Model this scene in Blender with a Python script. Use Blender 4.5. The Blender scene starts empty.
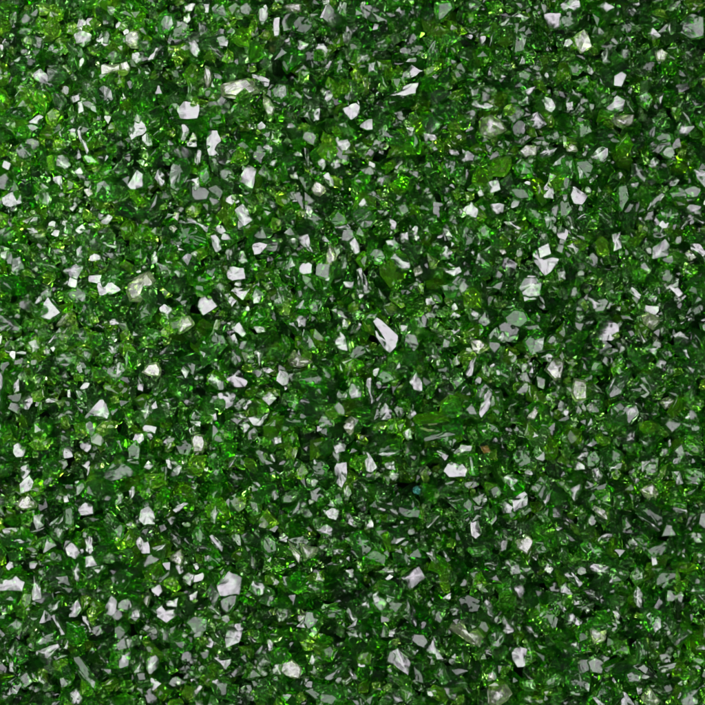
TRACE = """
T 0 0
L 205,110 250,75 285,100 288,150 250,178 205,160
W 358,160 400,142 455,165 448,195 405,225 370,205
M 610,168 650,142 690,150 703,195 685,235 650,232 612,195
W 562,100 600,66 625,80 610,110 580,140 562,120
W 36,60 70,45 72,100 40,112
W 160,365 200,340 235,370 240,410 210,415 170,395
G 240,345 300,330 345,380 310,415 240,415
M 500,320 600,318 602,350 500,370
M 598,310 630,300 650,335 635,365 600,360
K 465,440 515,400 560,430 575,490 540,525 470,500
W 582,495 605,450 625,488
W 135,605 190,568 215,580 165,645 140,640
L 235,570 270,540 295,560 285,600 245,605
G 400,400 435,392 452,420 440,455 405,445
W 385,505 408,500 415,555 390,565
W 380,640 395,640 450,760 440,785
W 700,580 745,650 750,665 665,715 655,690
K 100,270 160,260 185,310 140,340 100,310
G 340,215 400,250 425,280 380,275 345,265
L 300,325 320,320 360,360 345,370
G 500,55 545,60 550,105 505,115
W 655,260 690,255 705,290 680,315 655,290
G 265,465 310,460 325,500 300,540 265,510
M 90,180 110,165 125,185 110,215 92,205
G 160,180 215,185 205,240 170,250
T 141 0
W 205,0 265,0 245,35 215,35
W 305,0 335,0 330,45 305,45
S 75,120 110,55 155,60 165,110 130,165 80,170
S 155,140 200,120 245,140 240,170 200,190 155,190
W 205,70 235,55 245,85 225,105 205,95
G 285,100 325,120 348,150 310,210 290,180
W 235,205 270,195 300,260 275,290 250,265
L 120,220 190,222 190,245 140,260 120,245
W 380,195 415,185 440,210 435,240 395,235
G 335,215 380,230 415,270 395,295 360,270
L 430,235 460,260 460,300 425,310 400,300
W 590,40 635,35 635,90 605,130 590,100
W 660,85 695,80 690,175 665,180
G 490,40 530,15 555,50 535,80 495,70
G 480,265 540,260 545,300 490,315
M 315,320 340,330 355,380 330,440 315,400
M 390,420 540,390 600,465 520,490 400,475
W 545,355 600,370 645,395 640,425 590,430 560,395
M 610,480 640,490 670,540 660,580 635,580 610,520
E 230,380 310,360 310,460 260,490 230,470
W 180,550 215,510 295,530 300,560 285,600 195,595
G 110,490 150,460 205,490 175,520 115,520
E 310,570 410,565 420,610 350,640 310,620
W 195,700 200,620 235,610 240,660 215,705
M 265,640 280,700 235,705
W 30,305 80,240 95,240 60,300
O 648,215 662,212 662,245 645,245
S 650,450 690,420 735,430 740,490 700,520 660,500
T 282 0
M 0,5 60,0 95,10 95,45 50,50 10,30
W 200,5 240,0 240,25 205,30
K 45,115 80,75 130,80 155,130 115,175 60,160
G 385,30 460,25 550,85 540,110 460,110 400,85
W 60,215 80,185 135,210 115,235 70,250
W 5,185 35,170 45,225 10,215
W 162,210 210,205 215,235 185,238
K 105,260 150,225 190,280 180,330 140,340 105,300
W 358,250 385,245 435,270 425,305 375,315
E 255,290 300,240 315,270 300,340 260,360
W 430,325 470,320 480,385 430,385
L 475,300 545,290 560,370 500,390 480,380
G 315,480 345,395 375,410 380,495 320,498
L 400,370 430,360 435,450 410,480
W 300,540 370,515 395,535 380,590 345,608 310,570
W 190,495 225,440 262,465 235,525 205,520
S 30,460 70,445 105,480 95,520 50,530 30,500
W 590,370 650,320 705,355 650,385 600,400
W 540,480 640,430 680,430 665,480 590,485
K 540,550 600,540 630,595 600,610
W 140,545 190,540 185,600 150,605
S 260,625 320,610 360,680 310,670
G 460,220 515,190 540,220 510,250 470,240
G 545,165 580,160 590,200 560,210
W 620,640 660,640 665,690 630,680
G 475,700 490,640 520,625 540,680 500,710
K 580,235 640,210 690,240 650,280 600,270
W 5,540 50,540 60,560 20,570
S 330,200 360,165 405,200 395,240 345,240
G 60,355 110,315 140,350 90,370
S 290,10 330,20 325,80 285,80
T 423 0
S 60,10 140,0 160,40 90,110 60,125
W 445,80 480,50 530,95 500,115
W 385,120 430,90 430,130 390,135
W 610,50 650,55 695,55 700,130 640,140
S 455,160 500,150 525,170 500,260 450,275
G 20,260 60,190 90,270 20,335
S 145,340 200,300 235,380 160,400
L 0,355 60,330 85,345 20,395
W 40,385 75,385 60,410
G 550,340 575,270 610,320 590,350
S 470,355 510,345 545,375 520,405 480,390
E 335,345 375,310 420,350 400,400 350,390
W 445,465 570,430 530,525 480,520
W 235,520 260,490 355,530 330,555 270,545
M 285,590 340,565 395,600 420,650 340,690 290,670
W 370,565 430,640 410,650 385,605
K 440,620 480,575 530,600 520,670 480,695 445,670
W 525,575 580,550 625,620 580,640 545,620
W 605,480 640,495 660,540 640,570 610,550
L 400,540 440,520 465,555 440,580 410,575
W 205,565 265,585 255,625 220,600
W 0,660 40,640 70,700 10,705
K 605,670 680,640 700,700 620,705
S 240,440 280,420 305,460 280,490 245,480
G 295,420 340,420 380,440 370,470 320,460
T 564 0
W -25,20 30,0 75,10 80,45 40,68 -10,50
W 175,30 200,5 250,45 210,65
W 285,30 340,10 365,50 350,78 300,60
S -20,80 40,75 75,120 20,145 -20,140
K 285,110 340,80 370,120 330,160 295,145
M 50,180 100,145 130,200 140,240 85,265 65,230
G 140,170 180,125 218,155 180,190
W 420,150 450,130 490,180 450,195
G 560,140 640,60 705,80 720,170 640,185
K 180,205 240,190 280,220 250,245 200,240
M 465,255 495,235 525,260 510,300 475,295
K 370,320 420,290 470,300 450,350 400,345
S 30,310 70,290 115,330 80,370 40,360
W 115,340 130,310 160,345 150,365
E 40,400 120,370 140,410 80,450
W 50,450 100,470 85,482 60,470
W 460,490 480,450 510,455 495,515
S 370,470 420,440 450,480 425,550 380,510
W 210,540 260,480 300,510 290,560 230,570
S 295,470 340,480 360,560 310,550
M 220,580 350,575 340,620 300,640 240,605
W 555,655 605,590 645,640 600,690 560,685
K 575,530 630,490 690,530 640,560 590,560
S 430,600 500,590 530,640 460,665
S 60,620 120,600 140,660 80,690
W 15,510 45,505 50,545 20,550
G 40,570 80,510 115,540 90,570
W 320,340 350,300 375,330 345,350
S 430,700 470,665 530,680 540,720 450,730
W 185,270 210,245 225,320 195,330
T 0 141
G 80,50 115,5 155,15 168,65 130,95 95,85
W 280,70 310,65 355,120 320,140 275,120
L 230,75 265,70 270,140 235,145
W 365,155 405,130 420,165 385,168
W 250,175 300,165 305,240 275,225
L 450,130 495,120 505,150 465,160
G 555,155 600,90 640,155 590,180
W 630,225 685,140 720,165 720,230 680,248 650,245
W 0,280 55,250 100,260 110,310 50,330 5,315
S 185,250 230,230 255,280 240,320 200,310
S 470,210 530,180 575,230 580,290 520,310 465,290
M 415,240 450,235 465,265 440,280
W 330,330 360,297 375,315 350,345
W 495,390 535,360 560,375 530,415 500,410
L 590,430 620,385 665,390 690,440 670,490 610,490
G 0,440 40,415 65,460 20,510 -10,480
W 360,440 400,405 420,440 380,460
K 365,530 400,505 425,540 415,590 370,590
W 120,430 160,430 185,455 140,462
W 500,500 580,520 570,535 515,520
S 455,555 490,560 525,630 490,620
W 295,645 380,605 412,625 375,690 340,680
S 490,690 530,650 590,640 580,720 500,740
M 640,690 690,670 720,700 660,725
S 270,570 310,555 335,600 300,630
K 60,590 110,570 130,640 90,680 60,650
G 340,365 385,355 400,400 350,410
W 0,560 40,545 30,590 5,600
S 150,600 230,590 290,640 230,650
G 475,450 520,420 560,460 540,490
L 180,680 240,655 270,690 230,720
T 141 141
W 220,-10 275,-10 275,25 225,20
W 322,0 330,-60 380,-60 400,0 385,70 335,70
G 335,80 380,75 375,150 350,140
W 265,70 280,35 302,40 295,105 268,130
S 155,120 200,80 245,100 245,180 190,260 150,240 145,170
W 55,175 75,130 110,160 112,205 90,220
S -20,160 10,130 55,190 60,215 10,240
W 250,200 295,185 300,235 275,255
W 480,195 535,115 580,140 555,190 560,240 530,220
E 280,150 330,110 350,190 310,230 285,210
W 405,270 460,260 495,300 460,320 410,295
S 570,240 600,235 680,310 660,325 610,290
W 465,345 510,310 540,345 565,405 520,435 490,400
L 215,345 250,310 300,312 290,355 265,380 240,370
W 195,375 230,370 345,425 335,460 290,440 220,405
E 175,450 250,430 330,480 330,520 280,545 200,510
M 140,430 165,418 185,440 165,463
W 345,470 370,465 400,500 405,545 375,560 355,520
G 435,540 475,505 495,540 470,590
W 480,590 495,545 510,545 535,605 500,612
W 555,530 570,502 640,522 600,570 570,575
W 415,655 435,622 515,630 525,690 450,700 425,685
W 38,580 65,545 82,570 78,610 45,618
G 390,140 440,130 465,160 440,200 400,185
W 605,30 630,5 670,40 650,70
E 620,130 660,120 660,200 625,200
G 420,560 440,555 450,590 430,595
S 100,50 130,30 155,100 130,120 100,90
M 180,400 150,380 165,350 190,355
W 150,490 180,520 220,550 190,550
S 155,650 200,620 225,660 190,690
W 0,680 30,660 45,665 20,695
W 655,95 680,90 665,125 640,115
S 330,230 370,215 410,250 390,290 340,280
W 120,300 140,290 145,325 125,330
T 282 141
W 270,0 330,-10 345,20 325,50 290,45
G 360,20 400,5 435,30 410,80 375,60
W 170,90 215,80 220,120 205,150
W 240,120 265,85 300,90 295,130 260,145
W 195,170 230,150 255,185 260,225 240,225
M 145,235 170,195 215,225 220,250 190,275 160,265
E 340,190 400,145 450,170 440,230 370,250
W 465,205 490,165 540,165 545,190 510,220
L 470,240 490,235 525,300 500,305
G 420,270 450,250 520,300 490,305
G 345,360 385,335 440,345 470,385 450,430 410,445 370,415
W 505,405 530,375 575,405 570,440 540,440
W 65,480 130,460 160,565 100,520
M 215,595 240,510 278,575 260,620 230,620
W 330,485 355,470 380,490 390,560 365,568 345,540
S 420,570 450,530 500,540 525,590 490,625 440,610
W 515,500 560,495 592,530 570,560 535,550
W 535,590 560,560 640,610 640,645 590,645
S 110,370 150,340 210,380 200,430 160,445
E 240,400 280,340 330,380 320,420 270,430
W 260,430 330,415 345,440 300,450
W 370,640 395,630 420,700 440,760 410,770 390,740
S 0,610 50,560 80,620 40,670 -10,660
W 110,610 150,600 165,640 135,665
M 655,640 690,620 705,660 665,680
G 300,580 320,570 325,640 295,645
S 90,340 130,325 140,380 110,390
W 380,320 410,285 435,335 395,335
W 35,165 75,150 80,190 45,185
S 80,180 130,150 155,210 120,250
G 110,20 130,30 140,130 120,130
S 570,320 620,300 645,350 600,380
W 590,460 630,450 635,500 600,515
G 420,120 480,130 470,145 390,130
E 0,100 20,110 30,190 0,210
G 20,260 60,245 70,285 40,290
T 423 141
W -10,-10 60,0 80,40 0,60
W 130,25 180,40 190,65 145,60
W 180,75 230,35 265,65 260,100 210,115
K 100,80 150,70 200,130 190,170 130,190 95,150
L 320,115 380,65 445,65 450,110 415,175 345,170
M 490,40 520,10 575,20 570,65 520,75
W 580,70 620,20 680,30 650,75 600,85
E 450,120 500,80 560,120 550,180 480,180
W 600,240 635,190 655,240 655,290 610,280
S 430,250 490,205 545,225 550,290 480,300
W 320,195 380,190 395,240 340,260
W 265,230 290,220 310,270 285,275
L 145,245 180,230 200,270 170,290
L 215,250 260,245 260,285 220,300
W 195,345 240,305 275,355 265,390 225,375
W 330,310 410,315 405,355 360,360
W 405,395 480,440 500,440 440,395
S 415,370 450,335 490,365 480,410 430,400
S 605,355 640,345 670,380 650,440 620,445
S 470,500 500,450 560,430 560,470 530,510
S 635,130 705,70 740,90 720,170 680,160
W 100,430 120,405 140,440 150,480 110,470
K 165,430 210,410 270,460 250,510 210,525
S 275,440 300,415 335,440 320,480 290,485
W 85,540 115,520 150,555 135,590 90,595
W 100,650 180,630 190,660 150,680
S 250,640 270,550 310,570 345,640 320,680 270,685
W 380,605 420,565 480,610 465,660 445,695 430,690 415,630
W 550,560 570,535 640,570 685,590 640,660 610,680 590,620 555,600
W 500,700 520,665 560,670 590,760 560,800 500,810 490,770
K 530,640 580,620 610,660 590,690 550,670
W 665,650 705,630 715,690 680,700
G 585,460 620,455 625,500 600,505
M 400,570 380,540 410,540 420,560
G 0,270 50,260 70,290 40,310
L 15,560 60,590 80,600 60,640 30,640
W 240,540 260,540 260,570 235,565
E 160,590 210,540 215,580 170,600
S 520,330 560,340 600,370 580,400 540,370
T 564 141
W 125,75 170,30 215,35 215,80 190,110 150,105
S -20,90 30,80 50,150 40,190 -20,180
S 45,100 100,95 135,125 110,190 60,195
W 40,215 60,220 125,275 95,320 55,310 38,270
G 340,110 390,125 420,180 410,220 350,180
W 430,100 465,70 485,90 480,130 445,125
W 650,135 690,140 740,170 740,250 700,235 665,185
G 415,30 440,0 530,0 535,40 500,65 430,60
S 480,350 540,320 590,360 570,410 510,420
S 510,260 560,220 640,220 690,250 670,290 590,300 530,300
G 430,300 480,260 500,270 450,340 410,355
S 270,220 310,210 325,280 290,350 275,330
S 160,350 190,345 250,400 250,440 200,410
W 380,375 400,370 430,430 420,460 395,440
K 300,370 350,355 365,390 325,450 300,440
W 245,460 285,450 290,540 250,555
L 155,510 200,470 240,510 230,570 175,570
W 450,530 485,520 510,485 530,520 525,575 450,590
W 645,505 690,510 720,560 705,580 650,540
W 610,340 640,310 690,325 690,365 640,365
W 645,375 660,370 710,400 705,415 670,395
W 0,470 30,445 75,490 40,490
W 20,520 50,505 80,540 60,570
W 540,190 560,160 590,190 570,220 545,220
M 605,560 640,540 670,580 640,600 610,595
E 335,660 380,630 430,650 405,705 360,700
S 440,430 500,410 545,460 500,490 450,480
S 80,590 130,620 220,660 240,700 200,710 150,660
K 45,390 110,350 145,410 110,430
W 120,200 155,165 165,180 130,215
S 485,650 530,620 560,670 540,710 490,700
W 575,420 620,370 650,390 600,440
S -20,280 30,290 50,340 20,380 -20,380
S 320,510 380,520 420,560 370,590
M 0,20 50,30 60,60 10,60
L 380,410 430,420 430,455 385,450
T 0 282
W 175,0 240,0 245,35 225,55 200,35
W 185,175 235,65 310,155 250,195
M 290,185 330,145 345,165 300,220 270,220
W 158,110 185,65 210,75 205,95
G -20,150 30,175 90,225 85,250 -20,250
W 475,20 480,0 560,0 605,40 560,60 490,68
S 100,60 140,50 150,90 110,110
S 320,60 380,10 440,60 440,110 370,125
K 195,330 225,290 250,320 240,365 205,370
W 540,185 570,182 600,210 545,215
G 385,240 430,230 455,280 430,310 390,285
L 270,270 300,235 345,250 340,295 290,300
W 135,300 175,285 195,330 160,355
S 60,290 90,270 105,310 80,330
G 285,375 330,350 380,370 370,410 300,410
W 65,600 135,545 162,580 130,645 100,640
W -20,430 20,440 35,520 20,640 -20,670
W 430,655 490,585 520,580 550,660 540,690 490,665
W 60,520 90,480 95,545 70,555
G 290,470 320,440 335,475 315,500 285,498
W 525,310 580,320 590,350 555,365
M 620,40 640,0 690,0 740,-60 780,0 760,50 735,90 700,100 640,95
M 500,700 540,690 555,705 530,740 500,730
W 580,410 600,400 610,450 585,465
L 545,570 590,570 600,600 560,610
W 100,390 140,370 150,420 115,430
W 10,340 130,350 130,362 20,360
S 390,480 430,470 440,510 400,520
W 200,600 230,580 300,600 250,605
E 160,190 205,190 210,240 170,250
W 320,540 335,535 340,580 325,580
S 370,530 420,540 430,600 380,610
E 605,640 640,600 670,660 630,700
W 675,490 705,480 705,550 680,540
L 430,170 470,150 490,200 450,215
T 141 282
S 0,150 50,85 85,140 45,200 0,210
W 95,130 120,110 160,130 150,190 115,175
W 275,100 300,55 350,70 380,120 305,170 275,130
W 440,40 460,20 545,30 505,90
E 540,70 570,10 630,60 600,110 560,110
W 560,70 580,50 600,70 590,105 562,108
W 425,90 445,65 475,90 450,125
M 190,220 205,175 250,170 278,215 195,265
L 110,240 150,215 175,245 140,280 110,270
S 340,310 370,260 420,270 435,320 400,360 360,380 335,345
L 360,230 380,185 397,190 390,245 345,275
E 560,210 580,140 640,130 655,190 620,230
W 560,225 620,215 620,250 580,255
W 445,230 490,195 530,260 510,280
W 430,280 465,255 490,320 450,325
G 445,350 455,325 490,340 505,400 470,425 450,410
L 490,340 520,330 535,380 515,410
W 565,350 600,315 615,350 595,420
E 620,410 650,380 685,400 650,440
G 75,370 130,315 155,360 110,405
M 0,450 30,410 80,400 105,440 95,475 40,470
W 200,440 215,415 245,440 225,485
W 330,495 350,455 380,465 420,500 415,540 380,540
W 405,470 440,430 490,440 535,500 520,530 460,525
W 375,555 430,545 480,560 470,610 430,640 380,610
W 195,590 255,550 265,610 220,620
W 120,600 140,600 145,650 125,640
W 0,640 45,610 55,645 25,690
W 500,630 540,585 555,600 520,645
G 460,625 510,580 530,590 490,650
W 440,665 500,650 530,680 490,690
W 600,580 640,545 680,580 640,620
S 235,680 260,630 310,650 320,710 260,720
W 330,700 340,650 370,645 380,690 350,715
G 660,110 680,40 710,40 720,110 690,130
W 600,430 640,425 660,445 615,470
W 530,680 600,680 645,650 600,720 560,720
S 460,130 490,105 540,150 500,170
K 345,420 380,390 400,420 395,450
S 20,250 60,230 110,260 80,300
S 0,340 45,325 70,360 30,390
T 282 282
W 305,0 360,0 350,35 325,35
S 120,120 180,70 215,80 200,160 150,160
L 540,90 580,68 620,120 600,130
L 0,95 30,90 45,120 30,140 0,140
W 50,190 90,160 125,185 115,225 75,220
E 10,200 50,190 105,260 80,310
G 95,310 110,235 150,260 175,340 130,350
M 25,385 55,335 100,360 155,400 90,430 40,420
W 300,210 310,180 335,215 325,235 300,230
W 262,310 290,240 320,280 330,350 290,340
S 330,380 360,310 410,320 425,355 350,400
W 420,165 460,160 520,235 585,270 575,330 540,365 510,340
G 590,310 605,240 660,245 690,310 660,355 620,350
S 470,470 500,440 540,450 570,490 500,510
W 330,550 345,500 395,525 400,575 345,585
W 425,480 445,475 465,590 445,615 425,580
W 630,500 670,440 700,500 700,550 655,540
S 65,470 140,425 210,470 190,540 100,530
S 0,560 50,550 95,600 70,650 30,620
W 490,640 515,600 550,640 545,680 490,690
G 560,640 595,600 620,650 590,690
W 620,670 650,625 675,660 640,690
G 185,700 210,650 260,680 260,720 190,730
M 310,700 345,668 365,690 350,720
K 0,680 60,680 120,690 120,720 0,720
W 0,490 40,500 50,520 10,545
S 280,540 330,560 320,590 270,590
G 500,140 520,110 560,140 590,160 530,175
W 360,30 420,60 390,90
W 360,240 380,195 400,210 385,240
G 220,60 240,40 270,85 250,110
W 205,160 220,140 225,180
G 480,30 520,80 510,95 480,75
S 660,180 690,170 705,230 680,240
E 0,260 40,290 45,335 0,350
G 620,20 680,-10 690,20 640,45
T 423 282
W 470,30 500,-20 560,-20 585,10 575,75 530,80 490,70
S 80,20 140,10 180,40 150,90 110,80
L 190,60 240,10 290,60 290,130 240,130
W 15,80 50,65 60,100 20,120
W 225,160 250,142 280,160 270,180 235,178
W 135,165 165,145 195,170 160,185
S 400,170 450,130 500,140 525,190 480,225 410,205
W 510,210 550,160 575,180 530,210
G 270,200 310,140 340,200 310,220
S 330,270 370,225 420,270 420,300 380,305 335,300
W 370,285 400,245 428,285 400,305
W 70,265 100,240 120,250 100,280
W 110,265 160,230 205,235 130,292
W 35,370 55,345 95,380 60,395
M 260,350 240,290 290,290 330,330 290,365
W 212,465 240,390 270,365 245,470 225,480
S 355,430 400,390 440,420 440,470 370,490
G 290,440 310,390 340,440 335,490 300,470
W 435,460 465,440 495,455 460,485
W 270,660 300,560 325,525 345,550 320,640 280,685
S 345,560 390,550 405,640 380,690 345,660
K 45,510 70,450 100,445 90,520
S 130,490 180,450 210,490 160,540
W 580,375 610,352 640,370 625,405
M 610,440 650,365 705,395 690,490 660,495
S 500,290 560,230 610,260 600,340 540,370
L -52,668 170,655 190,682 -45,702
S -50,700 190,680 205,755 -10,795 -30,770
G 610,300 640,260 700,290 660,330
M 520,680 560,620 575,650 550,690
W 150,390 175,360 185,410 160,420
M 520,370 545,350 555,385 540,395
L 285,340 320,300 340,330 300,360
W 370,340 420,320 410,350
S 480,210 560,200 600,250 520,240
E 10,540 50,510 60,570 20,590
T 564 282
G 25,50 50,20 80,60 60,80 30,75
S 215,50 245,20 295,50 280,110 230,100
W 328,45 345,22 388,65 380,85
S 400,60 430,30 490,60 470,110 400,110
W 560,80 600,45 620,70 580,110
W 105,75 150,95 180,120 130,140
L 70,110 95,95 115,130 100,150
G 60,140 100,170 75,210 50,200
W 165,240 190,190 240,185 275,220 275,250 240,295 190,295 165,270
W 245,295 280,280 330,305 305,345
M 400,165 450,135 485,195 450,240 410,220
W 595,155 660,170 660,195 600,190
W 545,265 580,245 620,285 560,285
W 400,330 430,318 470,325 455,372
S 330,380 370,350 430,350 440,420 390,440 340,410
G 200,360 240,330 300,350 230,385
L 240,415 270,385 310,410 300,435 250,435
W 465,420 490,375 520,400 500,435
S 125,460 150,390 190,400 180,460
G 210,540 260,470 340,440 345,475 300,560 230,590
W 130,535 150,505 200,555 165,550
G 360,460 410,455 490,520 470,540 440,560
M 40,560 55,480 110,490 115,590 60,600
M 495,600 540,575 565,595 520,640
W 340,590 355,565 400,635 375,630
W 120,630 150,600 175,615 140,660
S 230,640 290,595 370,610 380,660 330,720 240,720
S 600,560 640,530 655,590 630,630
W 370,240 385,235 410,300 400,310
M 450,265 470,260 505,320 475,325
L 10,390 60,380 75,410 50,430
W 585,340 600,335 615,385 600,375
K 480,350 520,330 545,370 510,390
S 520,420 550,405 570,450 530,475
W 390,655 415,660 420,690 395,680
S 490,230 510,210 545,250 500,270
W 100,30 140,0 155,30 130,60
W 490,10 560,0 575,20 520,60
K 70,220 140,180 160,200 100,235
K 600,190 630,130 700,100 705,160 640,170
T 0 423
W 70,110 95,95 140,130 130,165 90,170 72,145
L 480,25 520,-10 560,0 555,50 515,70 485,50
W 375,100 430,70 445,130 425,155 385,135
W 285,140 300,105 360,150 365,170 295,188
W 390,210 430,195 445,230 425,270 405,245
W 90,215 120,195 145,240 120,290 95,270
W 105,300 155,255 180,290 170,330 115,350
M 90,380 130,355 180,390 175,430 110,440 70,425
W 375,290 395,285 405,350 385,365
G 530,240 620,190 690,240 670,270 560,295 530,280
W 555,380 570,345 610,355 605,405 570,415
W 640,340 665,310 670,360 645,395
W 165,460 215,455 225,510 190,530 170,500
S 325,420 360,405 380,470 370,520 335,515
W 390,430 430,390 475,410 480,450 410,460
W 400,485 440,475 440,510 415,520
W 15,530 90,520 100,535 60,553 25,550
S 510,510 560,470 620,520 610,590 550,600
W 420,560 440,545 475,640 450,660 425,640
W 315,630 345,600 400,650 375,685 335,670
E 210,660 260,630 310,650 320,700 260,720 200,710
W 425,670 465,660 490,710 430,720
L 160,100 200,60 270,90 250,130 190,130
S 640,120 680,80 705,120 700,180 650,170
S 250,500 290,470 330,530 300,590 250,570
E 160,610 200,570 220,590 195,640
K 10,570 100,555 180,580 100,620 20,610
W 210,620 230,560 290,610 220,650
W 660,600 705,560 710,650 690,640
S 20,650 100,640 120,690 40,705
L 360,10 400,0 425,30 420,70 370,65
S 180,90 240,70 230,120 200,130
G 220,300 260,260 270,280 240,320
E 100,450 160,440 150,520 110,510
W 320,365 345,360 355,390 330,395
T 141 423
W 0,10 80,20 70,55 10,40
W 240,-10 300,-10 300,20 260,15
W 485,10 520,-5 545,20 515,55
W 80,95 120,60 145,70 125,115 90,115
M 245,80 260,55 310,60 325,95 310,150 265,150
S 165,120 220,85 260,120 240,170 190,170
W 435,140 450,130 520,158 440,225
S 330,170 370,135 420,180 400,240 345,220
L 225,200 250,165 325,165 310,240 265,260
W 15,220 40,185 70,210 45,230
W 115,180 140,180 150,235 125,225
W 660,75 700,60 705,100 670,110
W 0,430 40,410 70,440 80,500 20,508 -10,480
W -10,570 25,570 45,655 0,655 -15,610
W 105,555 125,525 195,580 190,620 140,605
W 355,440 380,400 400,440 380,495 358,475
L 455,410 470,370 530,370 525,420 490,445
S 520,430 540,380 590,390 600,450 550,470
L 585,490 630,430 690,500 640,530 600,525
W 335,570 350,560 410,610 410,645 380,635
W 445,570 490,560 500,620 480,615
S 600,570 640,545 690,580 690,640 640,655 605,620
S 250,560 290,500 320,560 300,620 265,620
W 260,490 250,480 280,475 285,500
W 160,430 220,390 245,395 180,445
W 155,240 180,210 205,220 180,270
K 415,255 470,245 520,280 480,320 430,310
W 640,350 670,335 690,370 665,390
E 300,660 370,635 405,690 390,720 310,720
M 130,690 190,640 205,690 190,720
L 20,250 120,250 130,310 50,330
E 390,30 430,10 450,60 420,80
S 550,140 620,150 660,220 600,220
W 635,150 660,150 670,200 640,200
G 250,600 330,620 330,632 270,640
S 560,540 590,520 590,570
T 282 423
M 305,20 320,-5 360,0 360,40 340,60
W 255,110 285,75 320,110 315,140 270,155
W 262,215 275,195 325,190 325,280 300,330 265,300
W 120,290 145,258 185,290 160,325 130,315
E 475,130 530,80 600,70 600,130 540,145 480,160
W 475,150 530,120 590,125 580,150 500,160
W 400,130 430,140 480,220 450,250 420,240
W 600,45 640,20 650,75 625,85
W 510,200 560,185 570,235 520,225
W 645,225 690,218 710,225 710,260 680,255
W 610,100 640,95 640,140 615,165
S 0,370 50,340 85,355 50,400 0,400
G 40,480 90,380 130,400 110,450
W 210,450 250,425 290,440 270,490 230,480
W 315,470 330,440 360,490 355,525 325,510
W 165,540 220,505 260,530 250,570 190,565
M 30,580 100,650 90,690 60,650
M 90,600 180,615 175,650 115,690
G 20,580 110,565 145,600 100,650 60,630
W 230,650 260,610 310,640 300,660 250,670
S 330,570 390,540 440,580 455,635 390,680 345,620
K 560,420 660,370 700,430 690,480 600,475 565,450
L 680,400 705,430 715,490 695,480
K 530,520 600,510 640,570 580,610 540,610
S 550,660 620,600 690,620 720,680 640,730 560,710
B 655,330 680,318 700,340 690,365 660,355
E 230,340 270,310 300,380 290,410 250,400
W 310,320 330,310 350,350 330,380 310,370
E 340,210 375,170 405,200 390,250
K 150,210 210,180 240,220 210,260 160,250
K 460,300 520,290 570,320 540,350 470,340
W 470,420 520,430 515,440 480,435
E 400,680 460,640 530,670 520,720 400,710
W 585,250 610,240 620,270 600,285
G 380,290 410,300 440,350 420,350
L 10,170 50,110 80,130 60,190
L 60,260 100,190 135,240 100,285
T 423 423
W 100,240 130,195 175,185 220,230 210,265 130,270
S 450,180 470,140 520,110 545,150 545,210 485,235
L 590,80 640,40 690,90 660,190 600,180 620,130
S 550,110 575,95 590,150 560,170
W 150,150 190,105 245,110 235,140 175,170
O 292,120 330,115 345,145 310,160
S 280,160 330,150 345,210 300,220
W 395,280 430,260 480,285 440,325
W 385,405 410,390 450,420 440,450 400,455
W 430,385 510,335 525,350 520,410 450,450
S 560,310 590,270 630,265 640,320 600,400 570,370
W 600,390 640,340 630,390 610,408
S 120,390 220,355 265,400 255,460 200,465
S 280,440 330,415 365,470 340,500 295,500
W 515,250 540,230 560,260 520,280
K 330,340 380,310 410,350 370,385 335,370
S 60,70 120,30 150,80 140,120 90,110
S 455,40 480,10 530,40 520,75 480,70
W 300,380 320,365 325,395 305,410
M 470,560 520,555 555,590 520,660 470,630
S 555,600 590,560 640,590 640,650 570,670
S 170,480 200,465 225,500 210,545 180,535
W 15,520 35,460 85,465 50,500 25,530
W 15,650 50,640 80,690 60,705
W 90,640 110,640 150,690 130,705
W 235,490 275,470 290,550 260,575 240,560
L 60,595 90,600 80,640
W 375,600 430,570 420,640 395,650
W 305,690 340,685 370,700 300,705
S 560,450 600,440 640,490 600,500
W -10,220 20,215 48,250 40,265 -10,268
W 60,140 90,130 130,160 110,190
E 220,150 270,150 270,260 230,260
S 470,450 540,410 550,440 490,480
S 210,620 320,620 330,660 240,660
W 400,560 430,560 420,590
T 564 423
L 160,70 190,45 230,70 235,105 200,118 165,100
W 45,165 130,145 130,165 90,200 55,190
W 40,190 60,185 110,215 110,235 60,240
S 120,160 160,135 190,180 150,220 120,220
S 220,190 250,120 300,150 290,190 240,240
W 225,215 290,195 280,225 225,245
L 300,190 315,160 325,230 305,240
W 395,195 435,190 420,220 395,250
G 400,220 430,195 470,200 470,250 420,280
L 475,240 520,200 510,240 470,300
S 545,190 580,140 620,150 600,200 565,230
E 600,120 650,80 705,100 705,160 640,160
S 610,270 660,225 705,240 705,290 650,300
W 610,285 670,295 680,308 620,310
W 665,330 705,312 715,350 690,360
M 380,330 440,300 460,330 445,385 400,370
W 330,250 360,230 380,290 360,310
W 140,230 170,220 190,260 165,300 150,290
W 20,340 80,300 90,330 50,395
M 130,400 180,420 190,465 165,460 120,420
S 250,350 290,340 310,390 280,440 255,420
K 330,410 400,380 460,420 470,500 440,520 350,450
W 345,450 360,450 450,520 435,525
W 285,480 305,465 325,510 290,535
E 510,400 530,360 600,390 590,420
W 530,420 590,405 600,440 550,440
W 610,530 640,450 690,430 695,445 640,545
W 320,600 350,570 385,590 340,640
E 330,560 390,545 420,580 400,620 395,650 350,590
S 400,640 480,610 510,590 530,600 490,670 430,680
S 80,610 110,580 200,640 160,680 110,670
W 0,460 50,490 60,520 10,490
L 240,250 270,225 295,260 270,290 250,280
W 540,245 575,240 590,300 560,310
K 380,80 430,60 460,130 430,160
S 300,110 340,100 370,130 330,150
W 320,60 360,40 350,85 320,95
W 540,95 550,85 555,115 540,130
K 470,440 560,450 540,475 490,470
E 140,330 210,320 215,380 150,400
W 185,570 250,545 240,570 200,585
S 570,0 640,-20 700,20 690,60 640,70
E 0,90 20,95 45,160 10,200 -10,150
L 560,470 590,455 600,500 570,490
T 0 564
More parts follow.
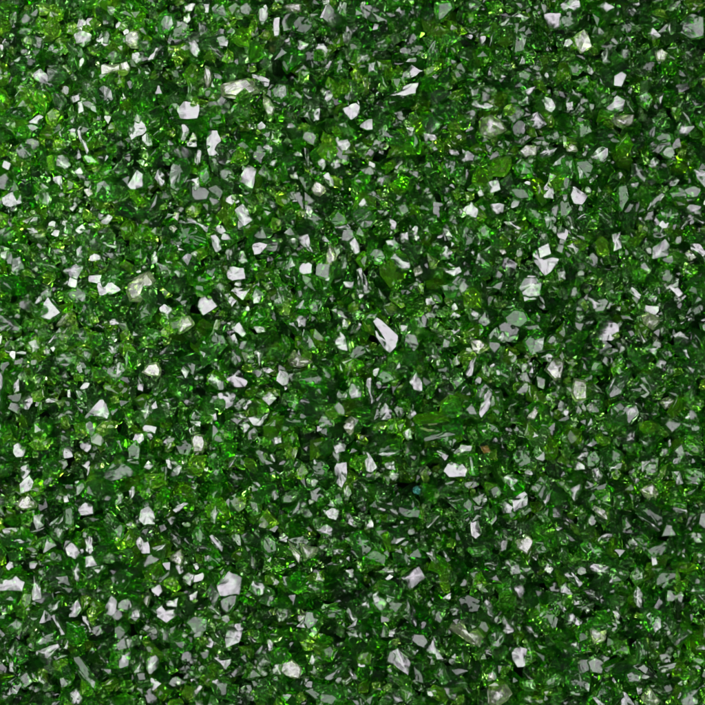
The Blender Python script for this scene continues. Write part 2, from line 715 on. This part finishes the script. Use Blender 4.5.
W -15,95 70,65 120,95 110,140 -15,140
W 150,50 190,80 205,180 155,188
L 85,200 110,140 150,150 150,210 115,240
S 160,250 260,190 310,175 290,230 200,265
W 340,230 380,180 405,230 375,270 340,270
L 385,175 440,175 430,220 395,260
W 520,215 550,160 580,180 595,225 560,262 530,255
W 175,440 290,400 300,415 240,470 180,460
S 165,440 170,390 240,350 280,385 240,420
W 250,260 270,250 335,345 315,350
G 220,60 280,30 350,45 340,110 290,110
W 355,20 390,-10 405,30 400,90 370,70
S 545,70 600,30 660,60 620,130 560,120
S 340,450 380,445 490,590 485,640 440,620 370,530
L 260,490 300,475 340,490 310,545 265,530
G 475,440 500,390 560,395 590,450 570,500 510,490
W 475,450 530,490 540,515 490,490
W 590,500 600,430 660,430 650,500 610,515
S 565,310 600,295 640,330 610,390 570,370
G 630,365 690,355 700,400 640,415
W 350,660 380,620 420,665 400,695 365,690
W 35,495 70,500 70,550 40,545
G 30,320 70,280 100,310 80,370 50,370
G 45,440 80,370 90,400 70,465
W 410,260 430,260 470,325 455,335
W 655,215 690,210 705,260 665,265
W 320,420 335,360 345,390 335,425
K 10,600 80,560 120,600 90,650 30,655
G 300,570 330,560 350,605 310,620
W 665,520 705,485 710,535 670,545
S 410,10 470,-10 530,10 500,55 430,50
G 190,30 220,20 230,70 200,90
K 270,70 340,60 360,110 300,110
E 340,280 430,300 440,380 370,430 340,370
W 190,565 225,590 220,608 185,590
T 141 564
W 70,230 120,195 200,225 195,245 130,295 75,265
W 135,175 200,150 195,195 140,190
L 110,80 160,65 200,120 170,150 110,110
W 160,20 200,0 205,50 180,65
W 195,80 230,50 265,60 240,120
W 535,140 550,90 610,100 635,140 580,165
G 580,190 650,150 670,190 640,220
G 390,180 430,150 490,155 480,210 440,260 400,230
W 320,235 345,215 390,250 385,270
W 415,315 500,305 515,320 490,400 420,430
S 210,300 250,265 330,280 330,340 260,360
W 330,480 450,475 450,500 415,540
S 320,580 380,560 450,600 430,680 370,680
W 510,520 530,505 580,535 520,535
S 510,590 560,530 610,570 540,600
S 545,600 630,580 650,620 600,685 560,650
W 655,530 680,500 705,505 700,555 660,550
W 10,490 60,450 90,480 80,530 40,560
W 520,360 545,390 590,400 550,410
L 480,420 540,420 565,460 540,490 500,460
W 240,590 300,565 300,575 245,605
W 235,655 290,615 305,625 265,680
M 5,190 30,130 50,170 30,220
S 140,380 200,370 260,430 200,460 140,430
G 580,470 620,450 650,500 600,520
W 625,400 655,370 660,440 635,445
W 380,100 440,30 510,60 500,140 400,150
G 670,240 700,215 720,270 690,290
G 20,340 70,310 100,340 70,370
W 235,165 280,140 270,180 240,190
W 270,10 285,30 270,40 250,10
K 80,80 150,30 150,50 100,95
K 160,560 210,510 250,550 220,580
W 640,60 690,90 680,110 660,110
T 282 564
W 590,75 650,40 690,15 720,70 640,135
E 20,80 80,30 130,50 120,120 80,160 30,130
G 0,60 40,60 50,110 10,120
W 165,80 180,30 212,80 190,90
S 130,110 160,85 210,100 200,150 150,150
W 320,235 330,215 380,270 370,295 340,280
S 185,240 240,215 320,230 310,270 230,275
M 70,270 85,235 140,260 140,285 80,300
W 70,320 100,285 140,290 130,325
W 550,440 580,425 645,490 630,548 550,495
W 540,630 570,625 605,680 560,695 540,665
W 295,600 345,575 350,595 310,620
L 370,480 400,440 450,450 440,510 380,505
S 110,630 250,600 300,640 260,700 180,680
M -10,500 50,480 100,520 90,570 20,560 -20,540
W 135,490 150,455 180,470 160,510
S 480,90 540,70 600,120 590,170 530,160 490,130
W 600,250 630,160 670,230 670,310 630,290
S 480,200 530,160 610,190 570,240 500,230
W 480,50 560,0 560,60 520,65
W 530,350 575,320 560,370 535,370
W 365,135 430,100 430,110 375,140
W 390,190 430,160 445,220
G 205,570 320,500 330,520 290,575 230,590
G 0,220 40,190 45,270 0,290
W 315,25 360,20 355,60 335,55
S 305,80 370,70 370,110 340,110
W 320,330 370,320 380,350 340,350
W 135,550 170,535 185,580 160,575
W 90,560 140,570 110,610
L 90,400 130,380 180,400 150,440 110,440
E 190,430 250,400 280,430 250,490 200,480
W 450,130 480,110 485,160 460,170
L 550,380 580,365 595,400 555,410
K 660,500 705,490 715,600 670,590
L 660,150 680,150 685,220 675,210
E 590,610 640,600 660,640 620,690
W 325,545 340,535 365,575 350,575
T 423 564
W 410,-10 430,-20 480,0 490,45 440,55
G 480,10 540,15 560,45 500,50
W 440,100 480,85 510,130 490,170 450,150
W 460,210 510,180 540,230 490,240
W 295,215 320,178 350,210 350,265 310,250
M 120,330 190,290 250,310 300,360 280,410 220,390
L 230,340 280,330 300,370 260,380
W 400,300 410,265 450,310 460,345 425,360
G 325,360 370,330 420,360 380,430 340,420
W 15,430 50,375 100,465 60,470
W 300,430 330,415 370,460 330,470 302,462
W 445,440 490,420 525,430 510,510 475,520 450,480
E 510,400 550,390 565,470 530,500
M 320,620 360,595 410,588 438,630 410,670 360,700 322,690
S 50,550 100,500 140,590 110,610
S 625,150 700,160 705,250 620,200
S 40,220 90,200 120,240 100,310 60,290
K 170,180 220,150 290,180 280,240 200,250
W 100,180 145,150 140,180 115,200
W 305,0 370,0 350,25
W 460,250 510,250 510,270 490,280
M 320,545 345,530 355,570 325,570
S 615,590 670,550 700,570 680,610 620,610
W 520,320 545,315 560,350 530,350
S 570,250 610,215 660,240 640,300 590,280
G 130,230 170,210 210,245 150,265
W 615,40 630,0 660,30 640,60
G 355,290 380,270 405,300 370,320
W 505,545 550,580 530,580
W 160,570 180,570 240,640 230,650
G 250,90 290,80 290,130
S 500,600 560,590 570,640 510,650
E 350,100 420,90 440,160 380,170
W 15,620 60,615 70,650 25,650
W 500,680 530,660 570,690 540,700
T 564 564
W 130,20 150,0 225,10 220,40 190,60 145,45
W 95,140 130,130 200,160 170,185
S 205,110 240,30 300,50 290,90 220,130
W 350,160 370,110 395,150 385,215 360,210
W 0,50 40,40 90,90 70,115
S 440,60 470,20 550,20 555,80 490,110 440,90
L 540,10 560,60 545,100 535,60
W 245,240 280,225 290,240 270,280
W 290,275 300,235 322,245 320,285
M 120,320 150,285 200,310 190,360 135,385
W 45,300 60,265 100,290 90,325
S 380,260 420,210 480,230 480,310 440,350 390,320
S 485,270 540,230 565,300 540,355 490,340
L 420,370 430,370 430,430 415,420
S 365,380 410,370 420,450 370,500 360,470
G 115,490 160,460 210,490 200,560 140,550
S 15,570 70,510 145,570 130,640 60,650 15,610
K 140,660 190,590 240,640 230,700 170,690
W 420,550 450,530 485,580 465,605 430,595
M 390,670 430,620 480,680 460,710 400,700
W 265,630 310,640 350,700 280,705
G 565,670 600,610 660,620 660,690 580,710
W 490,490 540,480 545,500 500,510
W 645,140 660,135 705,180 690,195
W 440,400 490,400 480,430 450,435
G 300,540 350,520 400,550 370,590 310,585
W 320,320 335,330 330,350 315,345
K 60,220 140,190 140,230 90,245
W 35,400 65,385 70,415 45,420
G 540,390 600,330 630,340 560,410
W 545,390 570,365 580,375 560,400
W -10,110 20,100 50,160 -10,155
S 330,70 370,0 400,30 400,80 350,100
W 580,200 620,180 620,230 590,260
W 660,420 700,405 705,425 670,435
E 240,390 320,380 330,450 250,460
W 365,620 390,610 390,645 370,655
K 490,620 540,590 560,640 510,660
W 130,650 150,650 190,680 160,690
S 610,130 650,90 705,110 700,140
W 0,200 15,190 20,240 0,245
B 520,680 540,675 550,695 530,700
"""
KEYK, FILLK, PANK, WORLDK, EXPO = .98, .95, .9, .05, 0.58
import bpy, bmesh, math, random
import numpy as np
from mathutils import Vector
from mathutils.geometry import convex_hull_2d

rng = random.Random(11)
S = 0.01                       # one unit of the tracing grid in metres
N = 705
sc = bpy.context.scene
col = sc.collection

# ------------------------------------------------------------------ lamp directions
KEY_DIR = Vector((-0.66, 0.34, 0.62)).normalized()
KEY_POS = KEY_DIR*10
FILL_POS = Vector((.62, -.35, .72)).normalized()*14
PANEL_POS = Vector((-.16, .16, 1)).normalized()*18.5
CAM_POS = Vector((0, 0, 16.5))
def mirror(cx, cy, lamp):
    """Normal of a facet lying at (cx, cy) that reflects the lamp towards the camera."""
    p = Vector(((cx - N/2)*S, (N/2 - cy)*S, .3))
    return ((lamp - p).normalized() + (CAM_POS - p).normalized()).normalized()

# ------------------------------------------------------------------ materials
def glass(name, sigma, rough=0.03, bump=0.0, ior=1.5, scale=9.0, dist=.8, streak=(1, 1, 1), milk=0.0, milk_col=(.6, .66, .5), body=0.0, body_col=(0, 0, 0)):
    m = bpy.data.materials.new(name); m.use_nodes = True
    nt = m.node_tree; nt.nodes.clear(); n = nt.nodes.new; l = nt.links.new
    out = n('ShaderNodeOutputMaterial')
    p = n('ShaderNodeBsdfGlass')
    p.inputs['Color'].default_value = (1, 1, 1, 1)
    p.inputs['IOR'].default_value = ior
    n2 = None
    if bump > 0 or milk > 0:
        tc = n('ShaderNodeTexCoord'); at = n('ShaderNodeAttribute'); at.attribute_name = 'seed'
        rt = n('ShaderNodeVectorRotate'); rt.rotation_type = 'Z_AXIS'
        ms = n('ShaderNodeVectorMath'); ms.operation = 'MULTIPLY'; ms.inputs[1].default_value = streak
        av = n('ShaderNodeVectorMath'); av.operation = 'ADD'
        l(tc.outputs['Object'], rt.inputs['Vector']); l(at.outputs['Fac'], rt.inputs['Angle'])
        l(rt.outputs[0], ms.inputs[0]); l(ms.outputs[0], av.inputs[0]); l(at.outputs['Fac'], av.inputs[1])
        n2 = n('ShaderNodeTexNoise'); n2.inputs['Scale'].default_value = scale; n2.inputs['Detail'].default_value = 2
        n2.inputs['Distortion'].default_value = dist
        l(av.outputs[0], n2.inputs['Vector'])
    if bump > 0:
        bp = n('ShaderNodeBump'); bp.inputs['Strength'].default_value = bump; bp.inputs['Distance'].default_value = .05
        l(n2.outputs['Fac'], bp.inputs['Height']); l(bp.outputs['Normal'], p.inputs['Normal'])
    p.inputs['Roughness'].default_value = rough
    surf = p.outputs[0]
    if milk > 0:
        d = n('ShaderNodeBsdfDiffuse'); d.inputs['Color'].default_value = (*milk_col, 1)
        mx = n('ShaderNodeMixShader')
        mm = n('ShaderNodeMapRange'); mm.inputs[1].default_value = .3; mm.inputs[2].default_value = .7
        mm.inputs[3].default_value = milk * .45; mm.inputs[4].default_value = min(1, milk * 1.5)
        l(n2.outputs['Fac'], mm.inputs[0]); l(mm.outputs[0], mx.inputs[0])
        l(surf, mx.inputs[1]); l(d.outputs[0], mx.inputs[2]); surf = mx.outputs[0]
    if body > 0:                                  # green diffuse mix painted in for the glow of reflections inside the glass
        d = n('ShaderNodeBsdfDiffuse'); d.inputs['Color'].default_value = (*body_col, 1)
        t = n('ShaderNodeBsdfTranslucent'); t.inputs['Color'].default_value = (*body_col, 1)
        m1 = n('ShaderNodeMixShader'); m1.inputs[0].default_value = .45
        l(d.outputs[0], m1.inputs[1]); l(t.outputs[0], m1.inputs[2])
        mx = n('ShaderNodeMixShader'); mx.inputs[0].default_value = body
        l(surf, mx.inputs[1]); l(m1.outputs[0], mx.inputs[2]); surf = mx.outputs[0]
    l(surf, out.inputs['Surface'])
    dens = max(sigma)*1.05
    va = n('ShaderNodeVolumeAbsorption')
    va.inputs['Density'].default_value = dens
    va.inputs['Color'].default_value = (*[1 - s/dens for s in sigma], 1)
    l(va.outputs[0], out.inputs['Volume'])
    return m

MAT = {
 'E': glass('emerald_glass', (7.8, 1.15, 16), .04, ior=1.46, body=.05, body_col=(.06, .62, .015)),
 'L': glass('lime_glass', (3.4, .3, 14), .05, ior=1.45, body=.08, body_col=(.28, .90, .03)),
 'S': glass('grey_green_glass', (8, 1.9, 11), .07, .12, ior=1.58, scale=6, body=.06, body_col=(.14, .48, .08)),
 'K': glass('smoky_green_glass', (12, 4.5, 15), .08, .14, ior=1.56, scale=6, body=.08, body_col=(.05, .16, .04)),
 'W': glass('fracture_glass', (9, 3, 12), .19, .12, ior=1.68, scale=4.5, streak=(1, 2.2, 1)),
 'G': glass('scuffed_glass', (8, 2.3, 11), .17, .12, ior=1.64, scale=5, streak=(1, 2, 1), body=.05, body_col=(.15, .35, .12)),
 'M': glass('milky_glass', (3.0, .7, 7), .15, .12, ior=1.65, milk=.10, milk_col=(.6, .66, .45)),
 'O': glass('orange_glass', (1.5, 2, 7), .2, milk=.2, milk_col=(.9, .55, .14)),
 'B': glass('teal_glass', (8, 1.2, 2.5), .1, milk=.10, milk_col=(.05, .65, .65)),
}
KEYS = list(MAT); SLOT = {k: i for i, k in enumerate(KEYS)}

# ------------------------------------------------------------------ chip geometry
def norm_to(nv): return Vector(nv).normalized()
def jitter(v, a):
    t = Vector((rng.gauss(0, 1), rng.gauss(0, 1), rng.gauss(0, 1)))*math.tan(math.radians(a))
    return (v + t*.6).normalized()

def chip_points(poly, look, cx, cy, big=False):
    """poly: outline seen from above (list of 2-D Vectors round the centre, tracing units). Returns 3-D points."""
    r = sum(p.length for p in poly)/len(poly)
    th = r*rng.uniform(.9, 1.5); flat = False
    if look == 'W':
        nv = jitter(mirror(cx, cy, KEY_POS), 1.5 if r > 9.5 else 3 if r > 7.5 else 6); shr = rng.uniform(.86, .97); drop = (.12, .35)
    elif look == 'M':
        nv = jitter(mirror(cx, cy, KEY_POS), 5); shr = rng.uniform(.7, .9); drop = (.15, .4)
    elif look == 'G':
        nv = jitter(mirror(cx, cy, FILL_POS), 8); shr = rng.uniform(.7, .9); drop = (.15, .4)
    else:
        flat = big and look in 'SKEL' and rng.random() < {'S': .9, 'K': .8, 'E': .55, 'L': .4}[look]
        if flat: nv = jitter(mirror(cx, cy, PANEL_POS), 10); shr = rng.uniform(.62, .9); drop = (.2, .45)
        else: nv = jitter(Vector((0.12, -.1, 1)), 26); shr = rng.uniform(.35, .75); drop = (.25, .6)
    if nv.z < .55: nv.z = .55; nv.normalize()
    def zp(p): return -(nv.x*p.x + nv.y*p.y)/nv.z
    off = Vector((rng.uniform(-.12, .12)*r, rng.uniform(-.12, .12)*r)) if look not in 'WM' else Vector((0, 0))
    flat = look in 'WMG' or flat
    pts = []
    for p in poly:
        q = p*shr + off
        pts.append((q.x, q.y, zp(q)))
        pts.append((p.x, p.y, zp(p) - rng.uniform(*drop)*th))
    if not flat:                                # a second, crooked facet cuts the crown
        for k in range(rng.randint(1, 3)):
            a = rng.uniform(0, 6.283); q = Vector((math.cos(a), math.sin(a)))*r*rng.uniform(.1, .5)
            pts.append((q.x, q.y, zp(q) + rng.uniform(.05, .3)*th))
    for k in range(rng.randint(2, 3)):
        q = poly[rng.randrange(len(poly))]*rng.uniform(.2, .75)
        pts.append((q.x, q.y, -th*rng.uniform(.7, 1.15)))
    return pts

def hull(pts):
    bm = bmesh.new()
    for p in pts: bm.verts.new(p)
    res = bmesh.ops.convex_hull(bm, input=bm.verts[:])
    junk = [e for e in set(res['geom_interior'] + res['geom_unused']) if isinstance(e, bmesh.types.BMVert) and e.is_valid]
    if junk: bmesh.ops.delete(bm, geom=junk, context='VERTS')
    bmesh.ops.dissolve_limit(bm, angle_limit=math.radians(9), verts=bm.verts[:], edges=bm.edges[:])
    bm.normal_update()
    V = np.array([v.co[:] for v in bm.verts]); bm.verts.index_update()
    F = [[v.index for v in f.verts] for f in bm.faces]
    P = np.array([[*f.normal, f.normal.dot(f.verts[0].co)] for f in bm.faces])
    bm.free()
    return V, F, P

def curve(V, F, P, amt, rings):
    """Bulges or hollows every hull face (shell-like fracture) and nicks the edges; returns verts, faces, sharp edges."""
    V = [Vector(v) for v in V]; out = []; sharp = set(); mids = {}
    def mid(a, b):
        k = (min(a, b), max(a, b))
        if k not in mids:
            A, B = V[k[0]], V[k[1]]; d = (B - A).length; r = []
            for t in ((.5,) if d < 5 else (.34, .68)):
                t += rng.uniform(-.1, .1)
                V.append(A.lerp(B, t) + Vector((rng.gauss(0, 1), rng.gauss(0, 1), rng.gauss(0, 1)))*d*.032); r.append(len(V) - 1)
            mids[k] = r
        return mids[k] if a < b else mids[k][::-1]
    for f, pl in zip(F, P):
        nrm = Vector(pl[:3]); k = len(f); c = sum((V[i] for i in f), Vector())/k
        rad = sum((V[i] - c).length for i in f)/k
        h = rad*amt*rng.uniform(-1, 1)
        if rings:
            g = []
            for a, b in zip(f, f[1:] + f[:1]): g += [a] + mid(a, b)
            f = g; k = len(f)
        for a, b in zip(f, f[1:] + f[:1]): sharp.add((min(a, b), max(a, b)))
        ring = list(f)
        if rings:
            off = c + (V[f[rng.randrange(k)]] - c)*.3
            for t, hh in ((.68, .5), (.34, .9)):
                r2 = []
                for i in f:
                    V.append(off.lerp(V[i], t) + nrm*(h*hh + rad*amt*rng.gauss(0, .10))); r2.append(len(V) - 1)
                for j in range(k): out.append([ring[j], ring[(j+1) % k], r2[(j+1) % k], r2[j]])
                ring = r2
            V.append(off + nrm*h)
        else: V.append(c + nrm*h)
        ce = len(V) - 1
        for j in range(k): out.append([ring[j], ring[(j+1) % k], ce])
    return V, out, sharp

# ------------------------------------------------------------------ heap: a height field tells each chip where to rest
PAD = 60
H = np.zeros((N + 2*PAD, N + 2*PAD))
def settle(V, P, cx, cy, q):
    """cx, cy in tracing units (y down). Drops the chip on the heap and raises the height field."""
    x0, x1 = V[:, 0].min(), V[:, 0].max(); y0, y1 = V[:, 1].min(), V[:, 1].max()
    i0, i1 = int(math.floor(cx + x0)), int(math.ceil(cx + x1)) + 1
    j0, j1 = int(math.floor(cy - y1)), int(math.ceil(cy - y0)) + 1
    i0 = max(i0, -PAD); i1 = min(i1, N + PAD); j0 = max(j0, -PAD); j1 = min(j1, N + PAD)
    if i1 - i0 < 1 or j1 - j0 < 1: return 0
    gx, gy = np.meshgrid(np.arange(i0, i1) + .5 - cx, -(np.arange(j0, j1) + .5 - cy))
    up, dn = P[P[:, 2] > .02], P[P[:, 2] < -.02]
    top = np.min([(d - a*gx - b*gy)/c for a, b, c, d in up], axis=0)
    bot = np.max([(d - a*gx - b*gy)/c for a, b, c, d in dn], axis=0)
    ins = top > bot
    sub = H[j0+PAD:j1+PAD, i0+PAD:i1+PAD]
    if not ins.any(): return float(sub.mean())
    z = float(np.quantile((sub - bot)[ins], q))
    sub[ins] = np.maximum(sub[ins], top[ins] + z)
    return z

def rand_poly(r):
    k = rng.randint(4, 7); a0 = rng.uniform(0, 6.28); el = rng.uniform(.5, 1); rot = rng.uniform(0, 6.28)
    out = []
    for i in range(k):
        a = a0 + (i + rng.uniform(-.35, .35))*6.283/k; rr = r*rng.uniform(.75, 1.2)
        x, y = rr*math.cos(a), rr*math.sin(a)*el
        out.append(Vector((x*math.cos(rot) - y*math.sin(rot), x*math.sin(rot) + y*math.cos(rot))))
    return out

class Bag:
    def __init__(s): s.v = []; s.f = []; s.m = []; s.e = set(); s.s = []
    def add(s, V, F, E, cx, cy, z, look):
        b = len(s.v); s.s += [rng.uniform(0, 60)]*len(V)
        s.v += [((x + cx - N/2)*S, (y + N/2 - cy)*S, (zz + z)*S) for x, y, zz in V]
        s.f += [[i + b for i in f] for f in F]; s.m += [SLOT[look]]*len(F)
        s.e |= {(i + b, j + b) for i, j in E}

bag = Bag()
def filler(n, rlo, rhi, looks, q, avoid=None, low=0):
    for i in range(n):
        cx, cy = rng.uniform(-45, N + 45), rng.uniform(-45, N + 45)
        if low:                                   # pick the deepest of a few places
            cs = [(rng.uniform(-20, N + 20), rng.uniform(-20, N + 20)) for k in range(low)]
            cx, cy = min(cs, key=lambda p: H[int(p[1]) + PAD, int(p[0]) + PAD])
        if avoid is not None and 0 <= cx < N and 0 <= cy < N and avoid[int(cy), int(cx)]: continue
        r = rlo + (rhi - rlo)*rng.random()**1.6
        look = rng.choice(looks)
        if look in 'ES' and rng.random() < .20*(1 - cx/N)*(1 if cy < 560 else .4): look = 'L'  # more lime glass leftwards paints the lime glow of that side
        V, F, P = hull(chip_points(rand_poly(r), look, cx, cy))
        z = settle(V, P, cx, cy, q)
        V, F, E = curve(V, F, P, .10, False)
        bag.add(V, F, E, cx, cy, z, look)

# ------------------------------------------------------------------ the traced chips
chips = []
ox = oy = 0
for ln in TRACE.strip().splitlines():
    t = ln.split()
    if t[0] == 'T': ox, oy = float(t[1]), float(t[2]); continue
    pts = [Vector((ox + float(a)/5, oy + float(b)/5)) for a, b in (p.split(',') for p in t[1:])]
    idx = convex_hull_2d(pts); pts = [pts[i] for i in idx]
    A = cx = cy = 0
    for i in range(len(pts)):
        p, q = pts[i], pts[(i+1) % len(pts)]; c = p.x*q.y - q.x*p.y
        A += c/2; cx += (p.x + q.x)*c/6; cy += (p.y + q.y)*c/6
    if abs(A) < 6: continue
    chips.append(dict(look=t[0], pts=pts, c=Vector((cx/A, cy/A)), area=abs(A), nv=len(pts)))

# mask of what they cover, to keep loose crumbs off the bright faces
cover = np.zeros((N, N), bool)
yy, xx = np.mgrid[0:N, 0:N] + .5
for c in chips:
    xs = [p.x for p in c['pts']]; ys = [p.y for p in c['pts']]
    i0, i1, j0, j1 = max(int(min(xs)), 0), min(int(max(xs)) + 1, N), max(int(min(ys)), 0), min(int(max(ys)) + 1, N)
    if i1 <= i0 or j1 <= j0: continue
    gx, gy = xx[j0:j1, i0:i1], yy[j0:j1, i0:i1]; ins = np.ones(gx.shape, bool); sg = 0
    P = c['pts']
    cr = [(P[(k+1) % len(P)].x - P[k].x)*(gy - P[k].y) - (P[(k+1) % len(P)].y - P[k].y)*(gx - P[k].x) for k in range(len(P))]
    ins = np.all([v > 0 for v in cr], axis=0) | np.all([v < 0 for v in cr], axis=0)
    cover[j0:j1, i0:i1] |= ins
COVER = cover.mean()

filler(2200, 11, 18, 'EEEKKKKS', .5)  # smoky glass weighted into the lower layers paints the shade of the gaps
filler(2000, 10, 16, 'EEEEKKKSL', .5)
filler(2000, 8, 14, 'EEEEESSKKKKGL', .55)
filler(1500, 7, 12, 'EEEESSKKGL', .5, low=14)

inframe = lambda c: -4 < c['c'].x < N + 4 and -4 < c['c'].y < N + 4
chips.sort(key=lambda c: -c['area'])
for i, c in enumerate(chips): c['rank'] = i
things = chips[:300]
order = sorted(chips, key=lambda c: (c['look'] in 'WMLOB')*1.0 + (c['rank'] < 45)*.6 + rng.random()*.8)
for c in order:
    poly = [Vector((p.x - c['c'].x, -(p.y - c['c'].y))) for p in c['pts']]
    pts = chip_points(poly, c['look'], c['c'].x, c['c'].y, True)
    V, F, P = hull(pts)
    z = settle(V, P, c['c'].x, c['c'].y, .62)
    V, F, E = curve(V, F, P, (.08 if c['rank'] < 120 else .13) if c['look'] in 'WG' else .17, True)
    c['geo'] = (V, F, E, z)
    if c['rank'] >= 300: bag.add(V, F, E, c['c'].x, c['c'].y, z, c['look'])
filler(1500, 5, 9, 'EEEESSKKKGGWL', .6, cover, low=8)
filler(350, 3, 5.5, 'EEESKGGGW', .65, cover, low=3)

# ------------------------------------------------------------------ labels: look first, then place
TONE = {'W': 'bright lilac-white', 'G': 'pale grey', 'S': 'see-through grey-green', 'K': 'dark smoky green', 'E': 'deep emerald green',
        'L': 'vivid lime green', 'M': 'milky greenish-white', 'O': 'orange', 'B': 'teal'}
def shape(c):
    P = np.array([p[:] for p in c['pts']]); d = P - P.mean(0)
    w, v = np.linalg.eigh(d.T @ d); asp = math.sqrt(w[1]/max(w[0], 1e-6)); a = math.degrees(math.atan2(-v[1, 1], v[0, 1])) % 180
    lean = 'lying level' if a < 22 or a > 158 else 'standing upright' if 68 < a < 112 else 'slanting up rightwards' if a < 90 else 'slanting up leftwards'
    if asp > 2.4: return 'sliver', lean
    k = {3: 'triangular', 4: 'four-sided', 5: 'five-sided'}.get(c['nv'], 'rounded')
    return k + (' long' if asp > 1.6 else '') + ' chip', (lean if asp > 1.35 else '')
def size(c): return 'huge' if c['rank'] < 18 else 'large' if c['rank'] < 90 else 'mid-sized'
ROWS = ['along the top edge', 'in the upper part', 'at mid height', 'in the lower part', 'along the bottom edge']
COLS = ['far left', 'left of centre', 'middle', 'right of centre', 'far right']
def lab(c, lv):
    s, ln = shape(c); t = f"{size(c)} {TONE[c['look']]} {s}" + (f' {ln}' if ln and lv != 3 else '')
    x, y = c['c'].x/N, c['c'].y/N
    if lv == 0: return t + ' among green glass'
    if lv == 1: return t + ' ' + ROWS[max(0, min(4, int(y*5)))] + ', ' + COLS[max(0, min(4, int(x*5)))]
    end = f", {max(0, round(x*100))} percent across and {max(0, round(y*100))} percent down"
    return t + end if len((t + end).split()) <= 15 or lv == 3 or not ln else lab(c, 3)
for lv in (1, 2):
    cnt = {}
    for c in chips: cnt[lab(c, lv)] = cnt.get(lab(c, lv), 0) + 1
    for c in things:
        if 'label' not in c and cnt[lab(c, lv)] == 1 and (lv == 2 or c['rank'] < 60): c['label'] = lab(c, lv)
for c in things: c.setdefault('label', lab(c, 2))

# ------------------------------------------------------------------ objects
def mesh_obj(name, verts, faces, mats, mi=None, sharp=None, seed=None):
    me = bpy.data.meshes.new(name); me.from_pydata(verts, [], faces)
    for m in mats: me.materials.append(m)
    if mi is not None: me.polygons.foreach_set('material_index', mi)
    me.update()
    if sharp:
        ek = np.empty(len(me.edges)*2, np.int32); me.edges.foreach_get('vertices', ek); ek = np.sort(ek.reshape(-1, 2), axis=1)
        flag = np.fromiter(((int(a), int(b)) in sharp for a, b in ek), bool, len(ek))
        at = me.attributes.new('sharp_edge', 'BOOLEAN', 'EDGE'); at.data.foreach_set('value', flag)
        me.polygons.foreach_set('use_smooth', np.ones(len(me.polygons), bool)); me.update()
    if seed is not None: me.attributes.new('seed', 'FLOAT', 'POINT').data.foreach_set('value', seed)
    o = bpy.data.objects.new(name, me); col.objects.link(o)
    return o

for c in things:
    V, F, E, z = c['geo']; cx, cy = c['c']
    o = mesh_obj('glass_chip', [(x*S, y*S, zz*S) for x, y, zz in V], F, [MAT[c['look']]], None, E, [rng.uniform(0, 60)]*len(V))
    o.location = ((cx - N/2)*S, (N/2 - cy)*S, z*S)
    o['label'] = c['label']; o['category'] = 'glass chip'; o['group'] = 'larger chips of crushed green glass'
g = mesh_obj('glass_gravel', bag.v, bag.f, [MAT[k] for k in KEYS], bag.m, bag.e, bag.s)
g['kind'] = 'stuff'; g['label'] = 'small crushed green glass filling the heap'

gm = bpy.data.materials.new('dark_tray'); gm.use_nodes = True
nt = gm.node_tree; b = nt.nodes['Principled BSDF']; b.inputs['Roughness'].default_value = .7; b.inputs['Specular IOR Level'].default_value = .1
nz = nt.nodes.new('ShaderNodeTexNoise'); nz.inputs['Scale'].default_value = 3
cr = nt.nodes.new('ShaderNodeValToRGB'); cr.color_ramp.elements[0].color = (.002, .006, .002, 1); cr.color_ramp.elements[1].color = (.005, .012, .004, 1)
nt.links.new(nz.outputs['Fac'], cr.inputs[0]); nt.links.new(cr.outputs[0], b.inputs['Base Color'])
w = 6
gr = mesh_obj('ground', [(-w, -w, -.3), (w, -w, -.3), (w, w, -.3), (-w, w, -.3)], [[0, 1, 2, 3]], [gm]); gr['kind'] = 'structure'

# ------------------------------------------------------------------ key softbox, added fill and panel, camera
def area(name, d, dist, size, power, colr):
    L = bpy.data.lights.new(name, 'AREA'); L.shape = 'RECTANGLE'; L.size = L.size_y = size; L.energy = power; L.color = colr
    o = bpy.data.objects.new(name, L); col.objects.link(o)
    o.location = d.normalized()*dist; o.rotation_euler = (-d).to_track_quat('-Z', 'Y').to_euler()
    return o
# radiance of an area lamp = power / (pi * area)
area('softbox_key', KEY_DIR, 10, 7.6, 3.6*math.pi*7.6**2*KEYK, (1, .90, 1.03))
area('softbox_core', KEY_DIR, 9.9, 3.4, 4.6*math.pi*3.4**2*KEYK, (1, .91, 1.03))   # the hot middle of the same softbox
area('added_fill', FILL_POS, 14, 7.0, 3.6*math.pi*49*FILLK, (1, .95, 1.02))  # fill lamp added to give grey facets something dim to reflect
area('added_overhead_panel', PANEL_POS, 18.5, 11.0, 2.6*math.pi*11**2*PANK, (1, .95, 1.02))  # lamp panel added overhead to lay a grey veil on level facets
wd = bpy.data.worlds.new('World'); sc.world = wd; wd.use_nodes = True
wd.node_tree.nodes['Background'].inputs[0].default_value = (1, .96, 1.02, 1); wd.node_tree.nodes['Background'].inputs[1].default_value = WORLDK

cam = bpy.data.cameras.new('camera'); co = bpy.data.objects.new('camera', cam); col.objects.link(co)
zt = float(np.mean([c['geo'][3] for c in things]))*S
D = 16.0
co.location = (0, 0, zt + D); cam.sensor_width = 36; cam.lens = 36*D/(N*S); cam.clip_end = 200; cam.clip_start = .1
sc.camera = co
sc.view_settings.view_transform = 'Standard'; sc.view_settings.look = 'None'
sc.view_settings.exposure = EXPO
cy = sc.cycles
cy.max_bounces = 13; cy.transmission_bounces = 13; cy.glossy_bounces = 10; cy.diffuse_bounces = 3; cy.volume_bounces = 0
cy.caustics_reflective = True; cy.caustics_refractive = True; cy.blur_glossy = .3
cy.sample_clamp_indirect = 12; cy.use_denoising = True; cy.use_adaptive_sampling = True; cy.adaptive_threshold = .08
print('chips', len(chips), 'faces', len(bag.f), 'cover', COVER, 'zt', zt, 'Hmean', H.mean())
